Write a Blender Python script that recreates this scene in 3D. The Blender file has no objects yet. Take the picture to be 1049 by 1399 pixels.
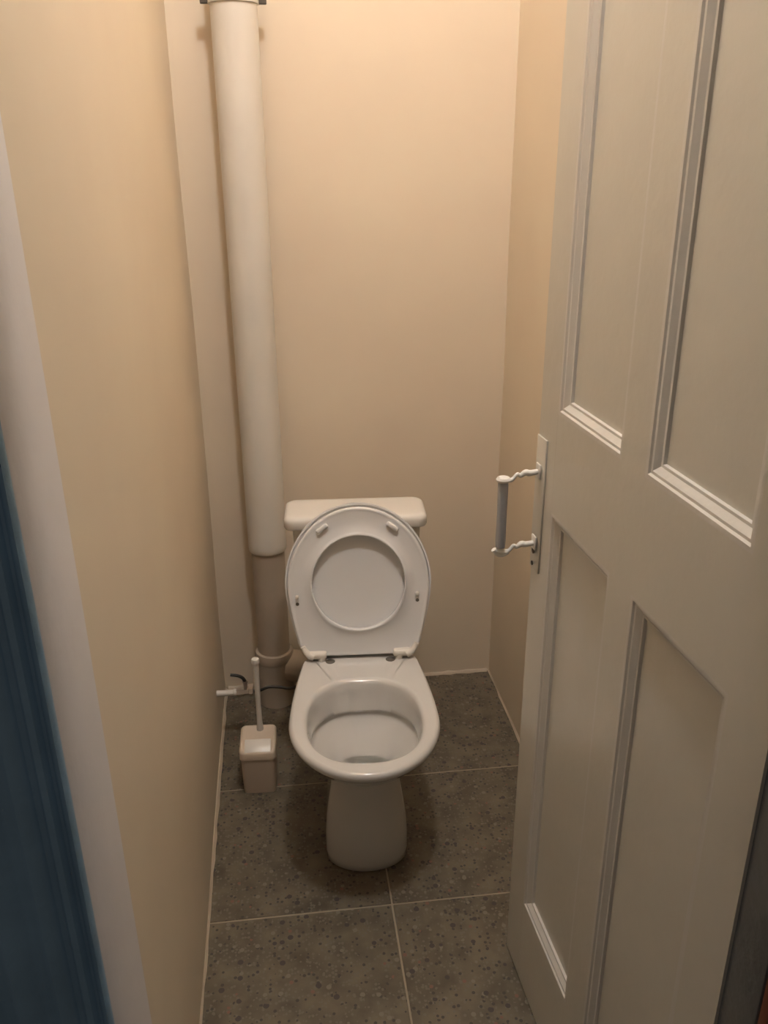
import bpy, bmesh, math, random
from mathutils import Vector, Matrix
R = math.radians
random.seed(4)
sc = bpy.context.scene
col = sc.collection

# ---------------------------------------------------------------- camera
F, PITCH, YAW, ROLL = 1176.6, R(22.178), R(6.926), R(-0.403)
fw = Vector((math.sin(YAW)*math.cos(PITCH), math.cos(YAW)*math.cos(PITCH), -math.sin(PITCH)))
rt = Vector((math.cos(YAW), -math.sin(YAW), 0)); up = rt.cross(fw)
r2 = rt*math.cos(ROLL) + up*math.sin(ROLL); u2 = -rt*math.sin(ROLL) + up*math.cos(ROLL)
cd = bpy.data.cameras.new('camera'); cam = bpy.data.objects.new('camera', cd); col.objects.link(cam)
m = Matrix((r2, u2, -fw)).transposed().to_4x4(); m.translation = Vector((0, 0, 1.6))
cam.matrix_world = m
cd.sensor_fit = 'VERTICAL'; cd.sensor_height = 36; cd.lens = F*36/1399; cd.clip_start = 0.02
sc.camera = cam

# ---------------------------------------------------------------- world, light, exposure
sc.view_settings.view_transform = 'Standard'; sc.view_settings.look = 'None'
sc.view_settings.gamma = 1; sc.view_settings.use_curve_mapping = False
sc.view_settings.exposure = 1.0
w = bpy.data.worlds.new('world'); sc.world = w; w.use_nodes = True
w.node_tree.nodes['Background'].inputs[0].default_value = (0.80, 0.70, 0.60, 1)
w.node_tree.nodes['Background'].inputs[1].default_value = 0.06
BULB = (0.19, 1.04, 3.12); BULB_STRENGTH = 120.0; BULB_COL = (0.96, 1.0, 1.03)

# room measures
XL, XR, D, ZC = -0.23, 0.652, 2.44, 3.36
YF = 0.70            # hall face of the front wall
YB = 0.85            # room face of the front wall

# ---------------------------------------------------------------- materials
def mat(name, color, rough=0.5, var=0.0, scale=4.0, bump=0.0, bscale=60.0, metallic=0.0, spec=0.5, coat=0.0, tint=None):
    m = bpy.data.materials.new(name); m.use_nodes = True
    nt = m.node_tree; b = nt.nodes['Principled BSDF']
    b.inputs['Roughness'].default_value = rough; b.inputs['Metallic'].default_value = metallic
    b.inputs['Specular IOR Level'].default_value = spec; b.inputs['Coat Weight'].default_value = coat
    tc = nt.nodes.new('ShaderNodeTexCoord')
    n = nt.nodes.new('ShaderNodeTexNoise'); n.inputs['Scale'].default_value = scale; n.inputs['Detail'].default_value = 4
    nt.links.new(tc.outputs['Object'], n.inputs['Vector'])
    cr = nt.nodes.new('ShaderNodeValToRGB'); e = cr.color_ramp.elements
    c2 = tint or color
    e[0].position = 0.3; e[1].position = 0.7
    e[0].color = tuple(max(0, c*(1-var)) for c in color)+(1,)
    e[1].color = tuple(min(1, c*(1+var)) for c in c2)+(1,)
    nt.links.new(n.outputs['Fac'], cr.inputs['Fac']); nt.links.new(cr.outputs['Color'], b.inputs['Base Color'])
    if bump > 0:
        n2 = nt.nodes.new('ShaderNodeTexNoise'); n2.inputs['Scale'].default_value = bscale; n2.inputs['Detail'].default_value = 3
        nt.links.new(tc.outputs['Object'], n2.inputs['Vector'])
        bp = nt.nodes.new('ShaderNodeBump'); bp.inputs['Strength'].default_value = bump; bp.inputs['Distance'].default_value = 0.004
        nt.links.new(n2.outputs['Fac'], bp.inputs['Height']); nt.links.new(bp.outputs['Normal'], b.inputs['Normal'])
    return m

def terrazzo():
    m = bpy.data.materials.new('terrazzo'); m.use_nodes = True
    nt = m.node_tree; b = nt.nodes['Principled BSDF']; b.inputs['Roughness'].default_value = 0.5
    tc = nt.nodes.new('ShaderNodeTexCoord'); oi = nt.nodes.new('ShaderNodeObjectInfo')
    ad = nt.nodes.new('ShaderNodeVectorMath'); ad.operation = 'MULTIPLY_ADD'; ad.inputs[1].default_value = (1, 1, 1)
    sp = nt.nodes.new('ShaderNodeVectorMath'); sp.operation = 'SCALE'; sp.inputs[0].default_value = (9, 7, 5)
    nt.links.new(oi.outputs['Random'], sp.inputs['Scale'])
    nt.links.new(tc.outputs['Object'], ad.inputs[0]); nt.links.new(sp.outputs[0], ad.inputs[2])
    def layer(scale, lo, hi, colr, prev, seed):
        v = nt.nodes.new('ShaderNodeTexVoronoi'); v.inputs['Scale'].default_value = scale
        of = nt.nodes.new('ShaderNodeVectorMath'); of.operation = 'ADD'; of.inputs[1].default_value = (seed, seed*.7, 0)
        nt.links.new(ad.outputs[0], of.inputs[0]); nt.links.new(of.outputs[0], v.inputs['Vector'])
        sx = nt.nodes.new('ShaderNodeSeparateColor'); nt.links.new(v.outputs['Color'], sx.inputs[0])
        g = nt.nodes.new('ShaderNodeMath'); g.operation = 'GREATER_THAN'; g.inputs[1].default_value = lo
        nt.links.new(sx.outputs[0], g.inputs[0])
        d = nt.nodes.new('ShaderNodeMath'); d.operation = 'LESS_THAN'; d.inputs[1].default_value = hi
        nt.links.new(v.outputs['Distance'], d.inputs[0])
        mu = nt.nodes.new('ShaderNodeMath'); mu.operation = 'MULTIPLY'
        nt.links.new(g.outputs[0], mu.inputs[0]); nt.links.new(d.outputs[0], mu.inputs[1])
        mx = nt.nodes.new('ShaderNodeMix'); mx.data_type = 'RGBA'
        nt.links.new(mu.outputs[0], mx.inputs['Factor']); nt.links.new(prev, mx.inputs['A']); mx.inputs['B'].default_value = colr+(1,)
        return mx.outputs['Result']
    n = nt.nodes.new('ShaderNodeTexNoise'); n.inputs['Scale'].default_value = 16; n.inputs['Detail'].default_value = 8
    nt.links.new(ad.outputs[0], n.inputs['Vector'])
    cr = nt.nodes.new('ShaderNodeValToRGB'); e = cr.color_ramp.elements; e[0].position = .3; e[1].position = .7
    e[0].color = (.085, .068, .045, 1); e[1].color = (.175, .142, .096, 1)
    nt.links.new(n.outputs['Fac'], cr.inputs['Fac'])
    c = cr.outputs['Color']
    c = layer(150, .70, .50, (.155, .132, .10), c, 0.0)
    c = layer(110, .80, .40, (.06, .053, .042), c, 3.1)
    c = layer(60, .86, .33, (.19, .165, .125), c, 5.7)
    c = layer(55, .88, .35, (.06, .05, .045), c, 8.3)
    c = layer(70, .94, .30, (.20, .10, .07), c, 11.9)
    nt.links.new(c, b.inputs['Base Color'])
    return m

M = dict(
    wall=mat('wall_paint', (.76, .635, .485), .55, .03, 2.2, .25, 9, tint=(.76, .65, .495)),
    ceil=mat('ceiling_paint', (.80, .74, .64), .8, .03, 3),
    door=mat('door_paint', (.64, .60, .52), .30, .03, 5, .15, 45, coat=.2),
    mould=mat('moulding_paint', (.67, .63, .57), .28, .03, 8, .15, 60, coat=.2),
    jamb=mat('jamb_paint', (.72, .69, .70), .42, .04, 4, .2, 40),
    greyblue=mat('grey_blue_paint', (.16, .165, .17), .45, .1, 9, .4, 50),
    blue=mat('blue_paint', (.24, .39, .55), .42, .12, 9, .4, 50),
    brown=mat('brown_paint', (.16, .055, .03), .6, .1, 6),
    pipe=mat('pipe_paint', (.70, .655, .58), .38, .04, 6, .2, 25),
    shadepipe=mat('shaded_pipe_paint', (.46, .385, .30), .5, .08, 9, .3, 30),  # pipe colour darkened to paint in the shade on the low pipework
    ceramic=mat('white_ceramic', (.64, .61, .57), .12, .012, 3, coat=.4),
    tank=mat('tank_plastic', (.72, .68, .62), .22, .012, 3),
    plastic=mat('seat_plastic', (.82, .80, .78), .26, .015, 3),
    hole=mat('bolt_dark', (.10, .085, .07), .6, .1, 40),
    white=mat('white_plastic', (.74, .68, .60), .32, .02, 6),
    cream=mat('brush_plastic', (.62, .50, .38), .42, .03, 9),
    metal=mat('painted_metal', (.80, .76, .70), .3, .04, 20),
    grip=mat('grip_plastic', (.42, .42, .44), .25, .04, 20),
    rubber=mat('black_hose', (.035, .03, .025), .5, .1, 30),
    brass=mat('valve_metal', (.50, .42, .34), .38, .1, 30, metallic=.6),
    grout=mat('grout', (.33, .275, .20), .9, .12, 25),
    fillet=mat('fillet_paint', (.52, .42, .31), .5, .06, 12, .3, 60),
    hall=mat('hall_floor', (.12, .09, .07), .7, .1, 5),
    bristle=mat('bristle', (.7, .7, .68), .8, .05, 30),
    tile=terrazzo(),
)
wm = bpy.data.materials.new('bowl_water'); wm.use_nodes = True
wb = wm.node_tree.nodes['Principled BSDF']; wb.inputs['Transmission Weight'].default_value = 1
wb.inputs['IOR'].default_value = 1.33; wb.inputs['Roughness'].default_value = 0.0
wb.inputs['Base Color'].default_value = (.93, .96, .93, 1); M['water'] = wm
gm = bpy.data.materials.new('glowing_bulb'); gm.use_nodes = True
gb = gm.node_tree.nodes['Principled BSDF']; gb.inputs['Emission Color'].default_value = BULB_COL+(1,)
gb.inputs['Emission Strength'].default_value = BULB_STRENGTH; M['bulb'] = gm

# ---------------------------------------------------------------- helpers
def obj(name, bm, mt, parent=None, sharp=40, smooth=True):
    bmesh.ops.remove_doubles(bm, verts=bm.verts, dist=1e-6)
    bmesh.ops.recalc_face_normals(bm, faces=bm.faces)
    for f in bm.faces: f.smooth = smooth
    for e in bm.edges:
        if len(e.link_faces) == 2 and e.calc_face_angle(0) > R(sharp): e.smooth = False
    me = bpy.data.meshes.new(name); bm.to_mesh(me); bm.free()
    me.materials.append(M[mt]); o = bpy.data.objects.new(name, me); col.objects.link(o)
    if parent: o.parent = parent
    return o
def thing(name, label, cat, loc=(0, 0, 0), rz=0, group=None, kind=None):
    o = bpy.data.objects.new(name, None); o.empty_display_size = .05; col.objects.link(o)
    o.location = loc; o.rotation_euler = (0, 0, rz)
    if label: o['label'] = label
    if cat: o['category'] = cat
    if group: o['group'] = group
    if kind: o['kind'] = kind
    return o
def add_box(bm, x0, x1, y0, y1, z0, z1, bev=0, seg=2):
    r = bmesh.ops.create_cube(bm, size=1)
    for v in r['verts']:
        v.co = Vector(((x0+x1)/2+v.co.x*(x1-x0), (y0+y1)/2+v.co.y*(y1-y0), (z0+z1)/2+v.co.z*(z1-z0)))
    if bev:
        es = list({e for v in r['verts'] for e in v.link_edges})
        bmesh.ops.bevel(bm, geom=es, offset=bev, segments=seg, affect='EDGES', profile=.5)
    return bm
def box(*a, **k): return add_box(bmesh.new(), *a, **k)
def loft(bm, rings, cap0=True, cap1=True, close=False):
    vs = [[bm.verts.new(p) for p in r] for r in rings]
    n = len(vs[0]); last = len(vs) if close else len(vs)-1
    for i in range(last):
        a, b = vs[i], vs[(i+1) % len(vs)]
        for j in range(n): bm.faces.new((a[j], a[(j+1) % n], b[(j+1) % n], b[j]))
    if not close:
        if cap0: bm.faces.new(list(reversed(vs[0])))
        if cap1: bm.faces.new(vs[-1])
    return bm
def lathe(bm, prof, base=(0, 0, 0), n=32, axis='Z', cap0=True, cap1=True):
    bx, by, bz = base; rings = []
    for r, h in prof:
        ring = []
        for k in range(n):
            a = 2*math.pi*k/n; c, s = r*math.cos(a), r*math.sin(a)
            ring.append({'Z': (bx+c, by+s, bz+h), 'X': (bx+h, by+c, bz+s), 'Y': (bx+s, by+h, bz+c)}[axis])
        rings.append(ring)
    return loft(bm, rings, cap0, cap1)
def tube(bm, pts, rad, n=14, sub=8, cap=True):
    P = [Vector(p) for p in pts]
    if len(P) > 2 and sub > 1:
        Q = []
        for i in range(len(P)-1):
            p0 = P[max(i-1, 0)]; p1 = P[i]; p2 = P[i+1]; p3 = P[min(i+2, len(P)-1)]
            for k in range(sub):
                t = k/sub
                Q.append(.5*((2*p1)+(p2-p0)*t+(2*p0-5*p1+4*p2-p3)*t*t+(3*p1-p0-3*p2+p3)*t**3))
        Q.append(P[-1]); P = Q
    rings = []; nrm = None
    for i, p in enumerate(P):
        t = (P[min(i+1, len(P)-1)]-P[max(i-1, 0)]).normalized()
        if nrm is None:
            nrm = t.orthogonal().normalized()
        nrm = (nrm - t*nrm.dot(t)).normalized(); b = t.cross(nrm)
        rr = rad(i/(len(P)-1)) if callable(rad) else rad
        rings.append([p+(nrm*math.cos(2*math.pi*k/n)+b*math.sin(2*math.pi*k/n))*rr for k in range(n)])
    return loft(bm, rings, cap, cap)
def struct(name, bm, mt, parent=None, **k):
    o = obj(name, bm, mt, parent, **k)
    if not parent: o['kind'] = 'structure'
    return o

# ---------------------------------------------------------------- structure
def wavy_wall(axis, fixed, back, a0, a1, z1, amp, seed, na=24, nz=44):
    """plaster wall slab; its visible face is slightly uneven"""
    rnd = random.Random(seed); ph = [rnd.uniform(0, 6) for _ in range(6)]
    bm = bmesh.new(); g = []
    for i in range(na+1):
        row = []
        for j in range(nz+1):
            a = a0+(a1-a0)*i/na; z = -.05+(z1+.05)*j/nz
            d = amp*(math.sin(a*5+ph[0]+z*1.3)*.5+math.sin(z*4.1+ph[1]+a*2)*.6+math.sin(z*9+a*7+ph[2])*.25)
            row.append(bm.verts.new((fixed+d, a, z) if axis == 'x' else (a, fixed+d, z)))
        g.append(row)
    for i in range(na):
        for j in range(nz): bm.faces.new((g[i][j], g[i+1][j], g[i+1][j+1], g[i][j+1]))
    per = [g[i][0] for i in range(na+1)]+[g[na][j] for j in range(1, nz+1)]+[g[i][nz] for i in range(na-1, -1, -1)]+[g[0][j] for j in range(nz-1, 0, -1)]
    bk = [bm.verts.new((back, v.co.y, v.co.z) if axis == 'x' else (v.co.x, back, v.co.z)) for v in per]
    n = len(per)
    for k in range(n): bm.faces.new((per[k], per[(k+1) % n], bk[(k+1) % n], bk[k]))
    bm.faces.new(bk)
    return bm
struct('wall_left', wavy_wall('x', XL, XL-.12, YB-.01, D+.1, ZC, .0022, 1), 'wall')
struct('wall_right', wavy_wall('x', XR, XR+.12, YB-.01, D+.1, ZC, .0026, 2), 'wall')
struct('wall_back', wavy_wall('y', D, D+.12, XL-.02, XR+.02, ZC, .0022, 3), 'wall')
struct('ceiling', box(XL-.12, XR+.12, YF-.04, D+.12, ZC, ZC+.1), 'ceil')
# front wall with the doorway: left of the jamb, right of the hinge post, over the head
bm = bmesh.new()
add_box(bm, -1.3, XL-.002, YF, YB-.01, 0, ZC); add_box(bm, .512, 1.3, YF-.04, YB-.01, 0, ZC); add_box(bm, XL-.002, .512, YF-.04, YB-.01, 2.06, ZC)
struct('wall_front', bm, 'brown', smooth=False)
# floor: screed slab with terrazzo tiles set into it
fl = struct('floor', box(XL-.1, XR+.1, .58, D+.1, -.09, -.0015), 'grout')
xs = [(-.2545, .1925), (.1965, .6505)]
ys = []; y = D+.052
ys = [(1.9445, 2.392), (1.4985, 1.941), (1.0505, 1.495), (.604, 1.047)]
ys = [(1.9450, D+.002), (1.4995, 1.9410), (1.0515, 1.4955), (.604, 1.0475)]
for (y0, y1) in ys:
    for (x0, x1) in xs:
        a, b_ = max(x0, XL-.003), min(x1, XR+.003)
        dz = random.uniform(-.0006, .0006)
        t = struct('floor_tile', box(a, b_, y0, y1, -.012, dz, bev=.0012, seg=1), 'tile', fl)
struct('floor_hall', box(-1.3, 1.3, -1.0, .578, -.09, -.006), 'hall')

def fillet(p0, p1, nx, ny, r=.0075):
    """small rounded paint and plaster fillet along a wall foot"""
    bm = bmesh.new(); p0 = Vector(p0); p1 = Vector(p1); n = Vector((nx, ny, 0)); L = (p1-p0).length; k = 40; rings = []
    rnd = random.Random(int(L*1000))
    for i in range(k+1):
        p = p0.lerp(p1, i/k); q = r*rnd.uniform(.75, 1.25)
        rings.append([p-n*.004, p+n*q, p+n*q*.7+Vector((0, 0, q*.5)), p+n*q*.25+Vector((0, 0, q*1.0)), p-n*.004+Vector((0, 0, q*1.1))])
    return loft(bm, rings)
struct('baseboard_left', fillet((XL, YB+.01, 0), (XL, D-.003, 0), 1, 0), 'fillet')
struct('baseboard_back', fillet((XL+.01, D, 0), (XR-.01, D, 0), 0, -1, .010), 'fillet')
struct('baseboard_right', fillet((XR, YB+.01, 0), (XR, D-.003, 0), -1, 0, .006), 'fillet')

# door frame: pale jamb lining on the left, blue moulded casing on the hall side
def extrude_z(prof, z0, z1, bm=None):
    bm = bm or bmesh.new()          # the old frame leans a little out of plumb
    return loft(bm, [[(x+.003, y, z0) for x, y in prof], [(x-.014, y, z1) for x, y in prof]])
JX = -.215
struct('trim_1', extrude_z([(JX-.016, YF+.001), (JX-.002, YF-.001), (JX, YF+.002), (JX, YB-.004), (JX-.003, YB), (JX-.016, YB)], 0, 2.06), 'jamb')
x = JX
prof = [(x-.001, YF), (x-.001, YF-.006), (x-.004, YF-.010), (x-.008, YF-.008), (x-.011, YF-.004), (x-.014, YF-.004),
        (x-.018, YF-.012), (x-.024, YF-.012), (x-.028, YF-.006), (x-.034, YF-.006), (x-.040, YF-.014), (x-.050, YF-.015), (x-.056, YF-.009),
        (x-.068, YF-.009), (x-.074, YF-.016), (x-.088, YF-.019), (x-.096, YF-.012), (x-.108, YF-.012), (x-.114, YF-.018), (x-.150, YF-.020), (x-.156, YF-.016), (x-.156, YF)]
struct('trim_2', extrude_z(prof, 0, 2.12), 'blue', sharp=50)
HX = .474
struct('trim_3', box(HX, .510, .602, .716, 0, 2.06, bev=.003), 'greyblue')
struct('trim_4', box(HX-.0, .60, .585, .600, 0, 2.12, bev=.004), 'brown')
struct('trim_5', box(JX, HX, YF-.04, YB, 2.045, 2.06), 'jamb')

# ---------------------------------------------------------------- door leaf (opened inwards, hinged on the right)
A = R(3.493)
DL, DH, DT = .687, 2.0, .038
# local x: 0 at the free edge to DL at the hinge edge; local y: 0 face towards the viewer, DT the back; base at free edge
door = thing('door_1', 'white painted four panel timber door standing open against the right wall', None, (.428, 1.349, .006), -math.pi/2+A, kind='structure')
S = [(0, .076), (.305, .373), (.611, DL)]
Z = [(0, .198), (1.055, 1.222), (1.89, DH)]
for i, (a, b_) in enumerate(S):
    if i == 1:
        for z0, z1 in ((Z[0][1], Z[1][0]), (Z[1][1], Z[2][0])):
            obj('mullion', box(a, b_, 0, DT, z0, z1), 'door', door)
    else:
        obj('stile', box(a, b_, 0, DT, 0, DH, bev=.0006 if i == 0 else 0, seg=1), 'door', door)
for z0, z1 in Z:
    obj('rail', box(S[0][1], S[2][0], 0, DT, z0, z1), 'door', door)
def rect(x0, x1, z0, z1, i, y): return [(x0+i, y, z0+i), (x1-i, y, z0+i), (x1-i, y, z1-i), (x0+i, y, z1-i)]
MP = [(0, .0), (.003, .0), (.006, .0004), (.0085, .003), (.012, .0035), (.020, .0095), (.0235, .0100), (.0245, .0145), (.026, .016)]
for (x0, x1) in ((S[0][1], S[1][0]), (S[1][1], S[2][0])):
    for (z0, z1) in ((Z[0][1], Z[1][0]), (Z[1][1], Z[2][0])):
        obj('panel', box(x0-.006, x1+.006, .0145, .0235, z0-.006, z1+.006), 'door', door)
        for side in (0, 1):
            bm = bmesh.new(); rg = []
            for i, y in MP:
                yy = y if side == 0 else DT-y
                rg.append(rect(x0, x1, z0, z1, i, yy))
            rg.append(rect(x0, x1, z0, z1, 0, .016 if side == 0 else DT-.016))
            loft(bm, rg, close=True)
            obj('moulding', bm, 'mould', door, sharp=25)
# rim lock case on the free edge, escutcheon, keyhole, pull handle
lk = obj('lock_plate', box(.001, .043, -.0035, 0, .925, 1.168, bev=.0015), 'door', door)
bm = bmesh.new(); lathe(bm, [(.0, -.0015), (.0055, -.0015), (.0055, 0)], (.022, -.0055, .962), 16, 'Y'); obj('keyhole', bm, 'hole', lk)
bm = bmesh.new(); lathe(bm, [(.0, -.0015), (.004, -.0015), (.004, 0)], (.020, -.0055, .937), 16, 'Y'); obj('screw', bm, 'hole', lk)
hd = thing('door_handle', None, None); hd.parent = door
obj('grip', lathe(bmesh.new(), [(.0082, -.001), (.0088, .01), (.0082, .06), (.0088, .112), (.0082, .121)], (.026, -.068, .977), 20), 'grip', hd)['label'] = 'grey vertical grip'
def arm(z, s):
    bm = bmesh.new()
    # flat scrolled bracket strip from the lock case out to the grip
    pts = [(.024, -.006, z+.006*s), (.024, -.022, z+.004*s), (.025, -.030, z+.006*s), (.025, -.038, z+.001*s), (.025, -.044, z+.004*s),
           (.026, -.052, z-.004*s), (.026, -.060, z-.006*s), (.026, -.068, z-.005*s), (.026, -.078, z-.001*s)]
    tube(bm, pts, lambda t: .0042+.0012*math.sin(t*9), 12, 6)
    return bm
obj('bracket', arm(1.103, 1), 'metal', hd); obj('bracket', arm(.972, 1), 'metal', hd)
obj('end_cap', lathe(bmesh.new(), [(.004, -.003), (.011, -.001), (.0125, .003), (.010, .0065), (.003, .0075)], (.026, -.068, 1.097), 20), 'metal', hd)
bm = bmesh.new(); tube(bm, [(.026, -.054, .966), (.026, -.063, .961), (.026, -.072, .963), (.026, -.080, .972)], .0045, 12, 6)
obj('end_hook', bm, 'metal', hd)
for z in (1.110, .979):
    obj('mount_plate', box(.014, .034, -.0085, -.005, z-.013, z+.013, bev=.002), 'metal', hd)

# ---------------------------------------------------------------- toilet
TY = .27
th = R(3.5)
org = Vector((.141, 1.465, 0))+Vector((math.sin(th), math.cos(th), 0))*TY
toilet = thing('toilet', 'white ceramic toilet with raised seat and low tank against the back wall', 'toilet', org, -th)
def egg(wm_, yf, yb, z, wb_=None, p=5, c=.45, n=64, cx=0, dz=None):
    """plan outline: elliptical front, squarish tapered back"""
    wb_ = wm_ if wb_ is None else wb_
    yc = yf+(yb-yf)*c; out = []
    for k in range(n):
        a = 2*math.pi*k/n; cs, sn = math.cos(a), math.sin(a)
        if sn <= 0: x, y = wm_*cs, yc+(yc-yf)*sn
        else:
            e = 2/p; t = abs(sn)**e
            wx = wm_+(wb_-wm_)*t
            x = wx*math.copysign(abs(cs)**e, cs) if p > 2 else wx*cs
            y = yc+(yb-yc)*t
            # ease the joint with the elliptical front
        out.append((cx+x, y-TY, z+(dz(y) if dz else 0)))
    return out
ZR = .40
bm = bmesh.new()
outer = [  # half width, front y, back y, z, back half width, p
    (.094, .141, .600, 0.0, .090, 3.0), (.100, .134, .605, .005, .092, 3.0), (.101, .133, .605, .025, .092, 3.0),
    (.100, .136, .605, .08, .090, 3.0), (.096, .144, .605, .13, .088, 3.0), (.089, .156, .605, .18, .086, 3.0), (.083, .165, .610, .22, .086, 3.0),
    (.082, .167, .630, .243, .088, 3.0), (.087, .152, .650, .262, .094, 3.2), (.108, .106, .670, .286, .106, 3.6),
    (.129, .073, .675, .311, .116, 3.6), (.147, .044, .685, .338, .130, 4.2),
    (.159, .024, .69, .360, .140, 4.6), (.1695, .0105, .69, .3715, .147, 5.0), (.1750, .002, .69, .381, .150, 5.2), (.1760, .0, .69, .390, .1505, 5.4), (.1730, .003, .69, .3965, .149, 5.4), (.1670, .009, .687, .400, .146, 5.4), (.1655, .0105, .686, .400, .145, 5.4), (.1620, .014, .684, .400, .1425, 5.4)]
# the back part narrows behind the seat hinges: squeeze x for y past the deck edge
def squeeze(ring):
    o = []
    for x, y, z in ring:
        yy = y+TY
        if yy > .468:
            t = min(1, (yy-.468)/.05); t = t*t*(3-2*t); x *= 1-.36*t
        o.append((x, y, z))
    return o
def eggb(wm_, yf, yb, z, wb_, p):
    """outer body ring with explicit deck corners so the back stays straight"""
    n = 72; out = []; yc = .205; yd = .472
    pts = []
    for k in range(37):                    # front half ellipse from right to left
        a = -math.pi*k/36
        pts.append((wm_*math.cos(a), yc+(yc-yf)*math.sin(a)))
    # left side: taper back to the deck corner, round it, step in, run to the rear
    wd = wb_
    side = [(wm_+(wd-wm_)*(t**1.7), yc+(yd-.022-yc)*t) for t in (.12, .25, .4, .55, .7, .85, 1.0)]
    nr = min(wd-.012, .108)
    step = [(wd-.003, yd-.010), (wd-.010, yd-.003), (wd-.020, yd), ((wd+nr)/2, yd+.001), (nr+.004, yd+.006), (nr, yd+.016)]
    if wd-nr < .03: step = [(wd-(wd-nr)*s, yd-.01+.026*s) for s in (.15, .3, .5, .7, .9, 1)]
    rear = [(nr, yb-.05), (nr-.004, yb-.02), (nr-.018, yb-.004), (nr-.04, yb)]
    L = [(-x, y) for x, y in side+step+rear]; Rr = [(x, y) for x, y in reversed(side+step+rear)]
    pts += L+Rr
    return [(x, y-TY, z) for x, y in pts]
rings = [eggb(a, f, b, z, wb_, p) for a, f, b, z, wb_, p in outer]
# inner surface: match ring vertex count by radial projection of an egg onto the same angles
N = len(rings[0])
def inner(w_, yf, yb, z, sl=0.0, p=2.4):
    yc = (yf+yb)/2; out = []
    for (x, y, _) in rings[-1]:
        yy = y+TY; a = math.atan2((min(yy, .52)-yc), x)
        cs, sn = math.cos(a), math.sin(a)
        q = (abs(cs/w_)**p+abs(sn/((yb-yf)/2))**p)**(-1/p)
        out.append((cs*q, yc+sn*q-TY, z+sl*(yc+sn*q-.2)))
    return out
inn = [(.1460, .035, .377, .4000), (.1415, .040, .372, .3995), (.1365, .045, .366, .397), (.133, .049, .361, .390), (.131, .052, .357, .37), (.126, .058, .348, .343, -.08), (.1255, .060, .346, .334, -.08), (.1275, .060, .350, .331, -.08),
       (.130, .063, .355, .328, -.06), (.130, .065, .354, .321, -.06), (.118, .093, .345, .305, -.05), (.097, .124, .325, .283), (.079, .157, .300, .258), (.068, .177, .276, .235),
       (.060, .184, .260, .210), (.052, .188, .252, .180), (.048, .190, .246, .155)]
rings += [inner(*q) for q in inn]
loft(bm, rings)
bowl = obj('bowl', bm, 'ceramic', toilet, sharp=60)
bm = bmesh.new()
loft(bm, [inner(.0645, .1815, .268, .222), inner(.0690, .1765, .277, .236)])
obj('water', bm, 'water', toilet)
# floor plinth skirting bolts & deck caps
for s in (-1, 1):
    b = obj('hinge_cap', lathe(bmesh.new(), [(.0, .0025), (.009, .0022), (.0125, .0)], (s*.078, .455-TY, .4000), 20), 'hole', toilet)
    b['label'] = 'dark hinge hole'
# raised seat ring and lid, leaning back on the tank
def frame2(o):  # seat plane: local X lateral, local Z up the plane, -Y faces the viewer
    o.location = (0, .470-TY, .409); o.rotation_euler = (R(-8.0), 0, 0)
def seat_outline(w_, h_, wb_, n=72, z0=0, rc=.045):
    out = []; zc = h_*.47
    top = [(w_*math.cos(a), zc+(h_-zc)*math.sin(a)) for a in [math.pi*k/40 for k in range(41)]]
    left = [(-(w_+(wb_-w_)*(t**1.6)), zc+(z0+rc-zc)*t) for t in (.12, .25, .4, .55, .7, .85, 1)]
    corner = [(-(wb_-rc*(1-math.cos(a))*1.0), z0+rc-rc*math.sin(a)) for a in [math.pi/2*k/6 for k in range(1, 7)]]
    bot = [(-(wb_-rc)*(1-k/5), z0) for k in range(1, 5)]
    half = left+corner+bot
    return top+half+[(0, z0)]+[(-x, z) for x, z in reversed(half)]
def inset(o, d, cz):
    """inset by scaling about the middle"""
    out = []
    for x, z in o:
        v = Vector((x, z-cz)); L = v.length
        v *= (L-d)/L; out.append((v.x, cz+v.y))
    return out
SW, SH, SB = .1805, .396, .158
seat = thing('seat', None, None); seat.parent = toilet; frame2(seat)
so = seat_outline(SW, SH, SB)
HCZ = .198
def hole(rx, rz):
    return [(rx*math.cos(a), HCZ+rz*math.sin(a)) for a in [math.atan2((z-HCZ)/rz, x/rx) for x, z in so]]
def lay(o, y): return [(x, y, z) for x, z in o]
def mixo(a, b, t): return [(p[0]*(1-t)+q[0]*t, p[1]*(1-t)+q[1]*t) for p, q in zip(a, b)]
ho = hole(.118, .126)
rg = [lay(inset(so, .002, HCZ), .006), lay(inset(so, .0, HCZ), .003), lay(inset(so, .0, HCZ), -.004), lay(inset(so, .0015, HCZ), -.0062), lay(inset(so, .005, HCZ), -.0068), lay(inset(so, .008, HCZ), -.0058), lay(inset(so, .012, HCZ), -.0050),
      lay(mixo(so, ho, .5), -.005), lay(mixo(so, ho, .86), -.0055), lay(mixo(so, ho, .91), -.0085), lay(mixo(so, ho, .96), -.0105), lay(mixo(so, ho, .99), -.0098), lay(ho, -.008), lay(ho, .004), lay(mixo(so, ho, .97), .008), lay(mixo(so, ho, .03), .008)]
bm = bmesh.new(); loft(bm, rg, close=True)
ring = obj('seat_ring', bm, 'plastic', seat, sharp=50)
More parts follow.
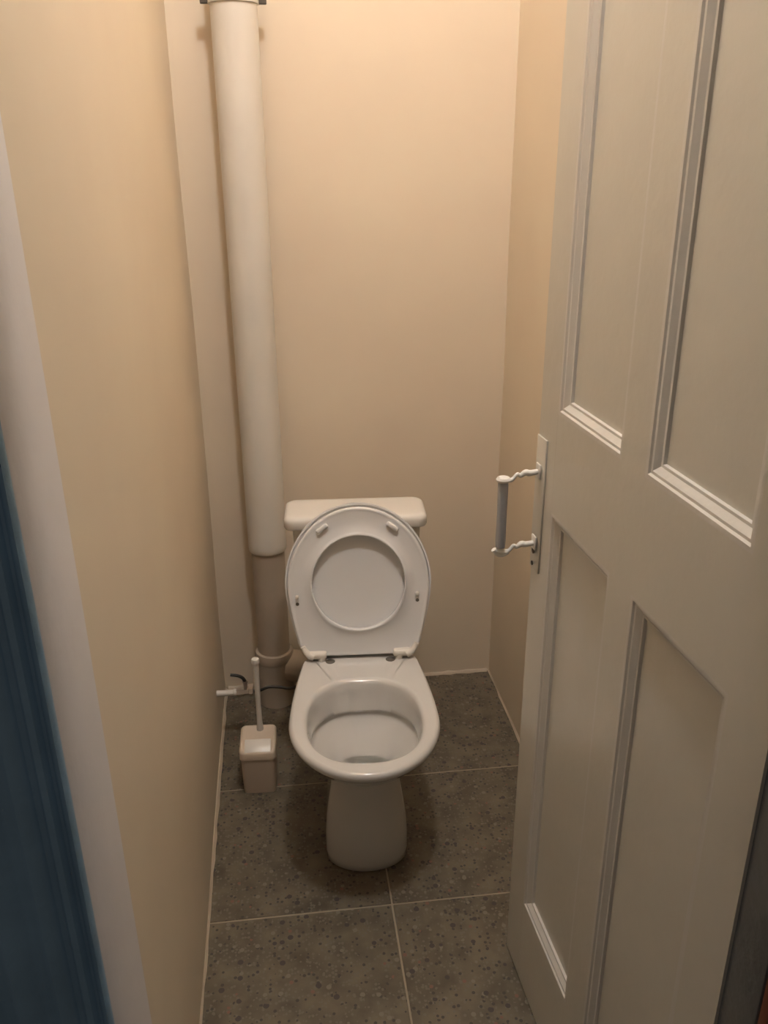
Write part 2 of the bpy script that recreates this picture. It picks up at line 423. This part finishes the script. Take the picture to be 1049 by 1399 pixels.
# buffers: two larger ones near the top, two small ones on the sides
def buffer(x, z, rot, L, w_, t):
    bm = bmesh.new(); add_box(bm, -L/2, L/2, -.005-t, -.004, -w_/2, w_/2, bev=min(w_, t)*.42, seg=3)
    bmesh.ops.transform(bm, matrix=Matrix.Translation((x, 0, z)) @ Matrix.Rotation(rot, 4, 'Y'), verts=bm.verts)
    return bm
obj('buffer', buffer(-.088, .345, R(-36), .034, .012, .010), 'plastic', seat)
obj('buffer', buffer(.088, .345, R(36), .034, .012, .010), 'plastic', seat)
for s in (-1, 1):
    sx = -.157 if s < 0 else .150
    obj('side_buffer', buffer(sx, .166, 0, .009, .010, .008), 'white', seat)
    obj('screw_hole', lathe(bmesh.new(), [(0, -.0008), (.0045, -.0008), (.0045, .0)], (sx, -.005, .146), 14, 'Y'), 'hole', seat)['label'] = 'dark screw hole'
# lid behind the ring
lid = thing('lid', None, None); lid.parent = toilet; frame2(lid)
lo = seat_outline(SW+.007, SH+.008, SB+.004)
rg = [lay(inset(lo, .012, HCZ), .013), lay(inset(lo, .006, HCZ), .0125), lay(inset(lo, .004, HCZ), .009), lay(inset(lo, .0, HCZ), .009), lay(lo, .017), lay(inset(lo, .004, HCZ), .021), lay(inset(lo, .03, HCZ), .026), lay(inset(lo, .10, HCZ), .028)]
bm = bmesh.new(); loft(bm, rg); obj('lid_panel', bm, 'plastic', lid, sharp=50)
for s in (-1, 1):
    h = obj('hinge', lathe(bmesh.new(), [(.004, -.026), (.0095, -.024), (.0105, -.018), (.0105, .018), (.0095, .024), (.004, .026)], (s*.112, .462-TY, .416), 20, 'X'), 'white', toilet)
    bm = bmesh.new(); tube(bm, [(s*.120, .458-TY, .413), (s*.132, .460-TY, .418), (s*.142, .464-TY, .428), (s*.1475, .466-TY, .440)], lambda t: .0105-.004*t, 12, 6)
    obj('hinge_arm', bm, 'white', toilet)
    obj('hinge_post', lathe(bmesh.new(), [(.010, -.0005), (.010, .012)], (s*.100, .462-TY, .4), 16), 'white', toilet)
# tank standing on the rear of the bowl
def rrect(x0, x1, y0, y1, r, z, seg=6):
    out = []
    for cx, cy, a0 in ((x1-r, y1-r, 0), (x0+r, y1-r, 90), (x0+r, y0+r, 180), (x1-r, y0+r, 270)):
        for k in range(seg+1):
            a = R(a0+90*k/seg); out.append((cx+r*math.cos(a), cy+r*math.sin(a)-TY, z))
    return out
T0, T1 = .552, .682
bm = bmesh.new()
loft(bm, [rrect(-.135, .135, T0+.02, T1-.008, .03, .400), rrect(-.150, .150, T0+.012, T1-.004, .03, .415), rrect(-.160, .160, T0+.006, T1-.002, .03, .60), rrect(-.166, .166, T0+.004, T1-.002, .03, .735)])
obj('tank', bm, 'tank', toilet)
X0, X1 = -.186, .181
def tl(i, z): return rrect(X0+i, X1-i, T0-.010+i*.9, T1+.004-i*.9, .028-min(i, .012)*.6, z, 8)
bm = bmesh.new()
loft(bm, [tl(.008, .731), tl(.002, .732), tl(0, .736), tl(0, .752), tl(.001, .757), tl(.004, .7615), tl(.009, .7645), tl(.016, .766), tl(.03, .767)])
obj('tank_lid', bm, 'tank', toilet, sharp=60)
# rear outlet spout
obj('outlet', lathe(bmesh.new(), [(.046, 0), (.046, .05)], (-.02, .66-TY, .125), 28, 'Y'), 'ceramic', toilet)

# ---------------------------------------------------------------- soil pipe with branch
PX, PY, PR = -.063, 2.366, .056
pipe = thing('soil_pipe', 'thick vertical pale soil pipe in the left back corner', 'pipe', (PX, PY, 0))
obj('pipe_run', lathe(bmesh.new(), [(PR-.006, .532), (PR-.002, .530), (PR+.0, .533), (PR, .55), (PR, ZC)], (0, 0, 0), 40, cap0=False, cap1=False), 'pipe', pipe)
obj('added_lower_pipe', lathe(bmesh.new(), [(.057, 0), (.057, .155), (.049, .160), (.049, .54)], (0, 0, 0), 40), 'shadepipe', pipe)['label'] = 'added lower pipe length with shade painted in'  # added narrower length; its darker colour imitates shade on the pipe
obj('socket', lathe(bmesh.new(), [(.050, .150), (.058, .152), (.0595, .158), (.0595, .176), (.057, .184), (.050, .186)], (0, 0, 0), 40), 'shadepipe', pipe)
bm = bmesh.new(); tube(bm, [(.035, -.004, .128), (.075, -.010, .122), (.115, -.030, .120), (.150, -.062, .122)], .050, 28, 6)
obj('branch', bm, 'shadepipe', pipe)
obj('clamp', lathe(bmesh.new(), [(PR-.001, 0), (PR+.004, .001), (PR+.004, .022), (PR-.001, .023)], (0, 0, 1.945), 40), 'pipe', pipe)
for s in (-1, 1):
    obj('clamp_ear', box(s*(PR+.012)-.010, s*(PR+.012)+.010, -.006, .006, 1.946, 1.967, bev=.002), 'hole', pipe)

# ---------------------------------------------------------------- water valve on the left wall and the hose
vy, vz = 2.165, .168
valve = thing('water_valve', 'small pale stop valve on a stub from the left wall behind the brush', 'valve', (XL+.003, vy, vz))
obj('pipe_stub', lathe(bmesh.new(), [(.009, -.004), (.009, .044), (.011, .046), (.011, .056)], (0, 0, 0), 18, 'X'), 'white', valve)
obj('valve_body', lathe(bmesh.new(), [(.010, .052), (.0135, .054), (.0135, .070), (.011, .074), (.011, .088), (.0135, .090), (.0135, .100), (.007, .103)], (0, 0, 0), 6, 'X'), 'brass', valve)
obj('valve_stem', lathe(bmesh.new(), [(.006, 0), (.006, .022), (.008, .024), (.008, .030)], (.080, 0, .008), 12), 'brass', valve)
bm = bmesh.new(); tube(bm, [(.080, -.002, .036), (.074, -.004, .050), (.060, -.006, .060), (.040, -.006, .064)], lambda t: .0055-.0015*t, 10, 6)
obj('lever', bm, 'rubber', valve)['label'] = 'dark curved lever'
hose = obj('water_hose', tube(bmesh.new(), [(XL+.106, vy, vz), (XL+.125, vy, vz+.001), (XL+.150, vy, vz+.010), (XL+.185, vy, vz+.006), (XL+.215, vy-.01, vz+.006), (XL+.25, vy-.03, vz+.04), (-.012+.03, vy-.055, .26)], .0045, 10, 8), 'rubber')
hose['label'] = 'thin dark hose running from the wall valve towards the toilet'; hose['category'] = 'hose'

# ---------------------------------------------------------------- toilet brush in its square holder
br = thing('toilet_brush_holder', 'cream square plastic brush holder on the floor left of the toilet', 'holder', (-.111, 1.968, 0), R(-3))
def rr2(hw, y0, y1, r, z, dz=None):
    out = []
    for cx, cy, a0 in ((hw-r, y1-r, 0), (-hw+r, y1-r, 90), (-hw+r, y0+r, 180), (hw-r, y0+r, 270)):
        for k in range(6):
            a = R(a0+90*k/5); yy = cy+r*math.sin(a); out.append((cx+r*math.cos(a), yy, z+(dz(yy) if dz else 0)))
    return out
bm = bmesh.new(); loft(bm, [rr2(.0425, -.046, .046, .010, 0), rr2(.0435, -.047, .047, .011, .004), rr2(.046, -.049, .049, .012, .134), rr2(.0435, -.0465, .0465, .010, .134), rr2(.041, -.043, .043, .010, .02)])
obj('cup', bm, 'cream', br)
slope = lambda y: -.020*max(0, min(1, (-.012-y)/.036))
bm = bmesh.new(); loft(bm, [rr2(.0445, -.0475, .0475, .012, .112), rr2(.0485, -.0515, .0515, .013, .113), rr2(.0485, -.0515, .0515, .014, .150, slope), rr2(.0465, -.0495, .0495, .013, .154, slope), rr2(.0425, -.0455, .0455, .011, .1555, slope), rr2(.0405, -.0435, .0435, .010, .1545, slope), rr2(.038, -.041, .041, .009, .1525, slope)])
cp = obj('cover', bm, 'cream', br)
bm = bmesh.new(); add_box(bm, -.034, .036, -.0475, -.014, -.002, .0022, bev=.0015)
bmesh.ops.transform(bm, matrix=Matrix.Translation((0, 0, 0)), verts=bm.verts)
for v in bm.verts: v.co.z += .1540+slope(v.co.y)
obj('front_flap', bm, 'white', br)['label'] = 'paler sloping front flap'
bs = thing('toilet_brush', 'white toilet brush with a long upright handle standing in the square holder', 'brush', (-.105, 2.002, .012))
obj('handle', lathe(bmesh.new(), [(.0095, .118), (.0095, .14), (.0075, .16), (.0070, .22), (.0085, .33), (.0085, .350), (.0108, .352), (.0112, .360), (.0095, .364), (.002, .366)], (0, 0, 0), 20), 'white', bs)
bm = bmesh.new(); lathe(bm, [(.005, .0), (.008, .008), (.010, .03), (.010, .07), (.009, .09), (.006, .095), (.006, .119)], (0, 0, 0), 20)
obj('brush_head', bm, 'bristle', bs)

# ---------------------------------------------------------------- ceiling lamp (above the picture)
lamp = thing('ceiling_lamp', 'round opal glass globe lamp hanging from the ceiling', 'lamp', (BULB[0], BULB[1], ZC))
bx_, by_, bz_ = 0, 0, BULB[2]-ZC
obj('ceiling_rose', lathe(bmesh.new(), [(.045, -.0), (.045, -.012), (.02, -.025), (.008, -.03)], (0, 0, 0), 24), 'white', lamp)
obj('cable', lathe(bmesh.new(), [(.003, -.028), (.003, bz_+.11)], (0, 0, 0), 8), 'rubber', lamp)
obj('lamp_socket', lathe(bmesh.new(), [(.008, bz_+.115), (.020, bz_+.105), (.024, bz_+.075), (.02, bz_+.072)], (0, 0, 0), 20), 'rubber', lamp)
prof = [(.016, bz_+.075)]+[(.078*math.sin(a), bz_+.078*math.cos(a)) for a in [R(14+166*k/18) for k in range(18)]]+[(.003, bz_-.078)]
obj('globe', lathe(bmesh.new(), prof, (0, 0, 0), 36), 'bulb', lamp)['label'] = 'glowing opal glass globe'
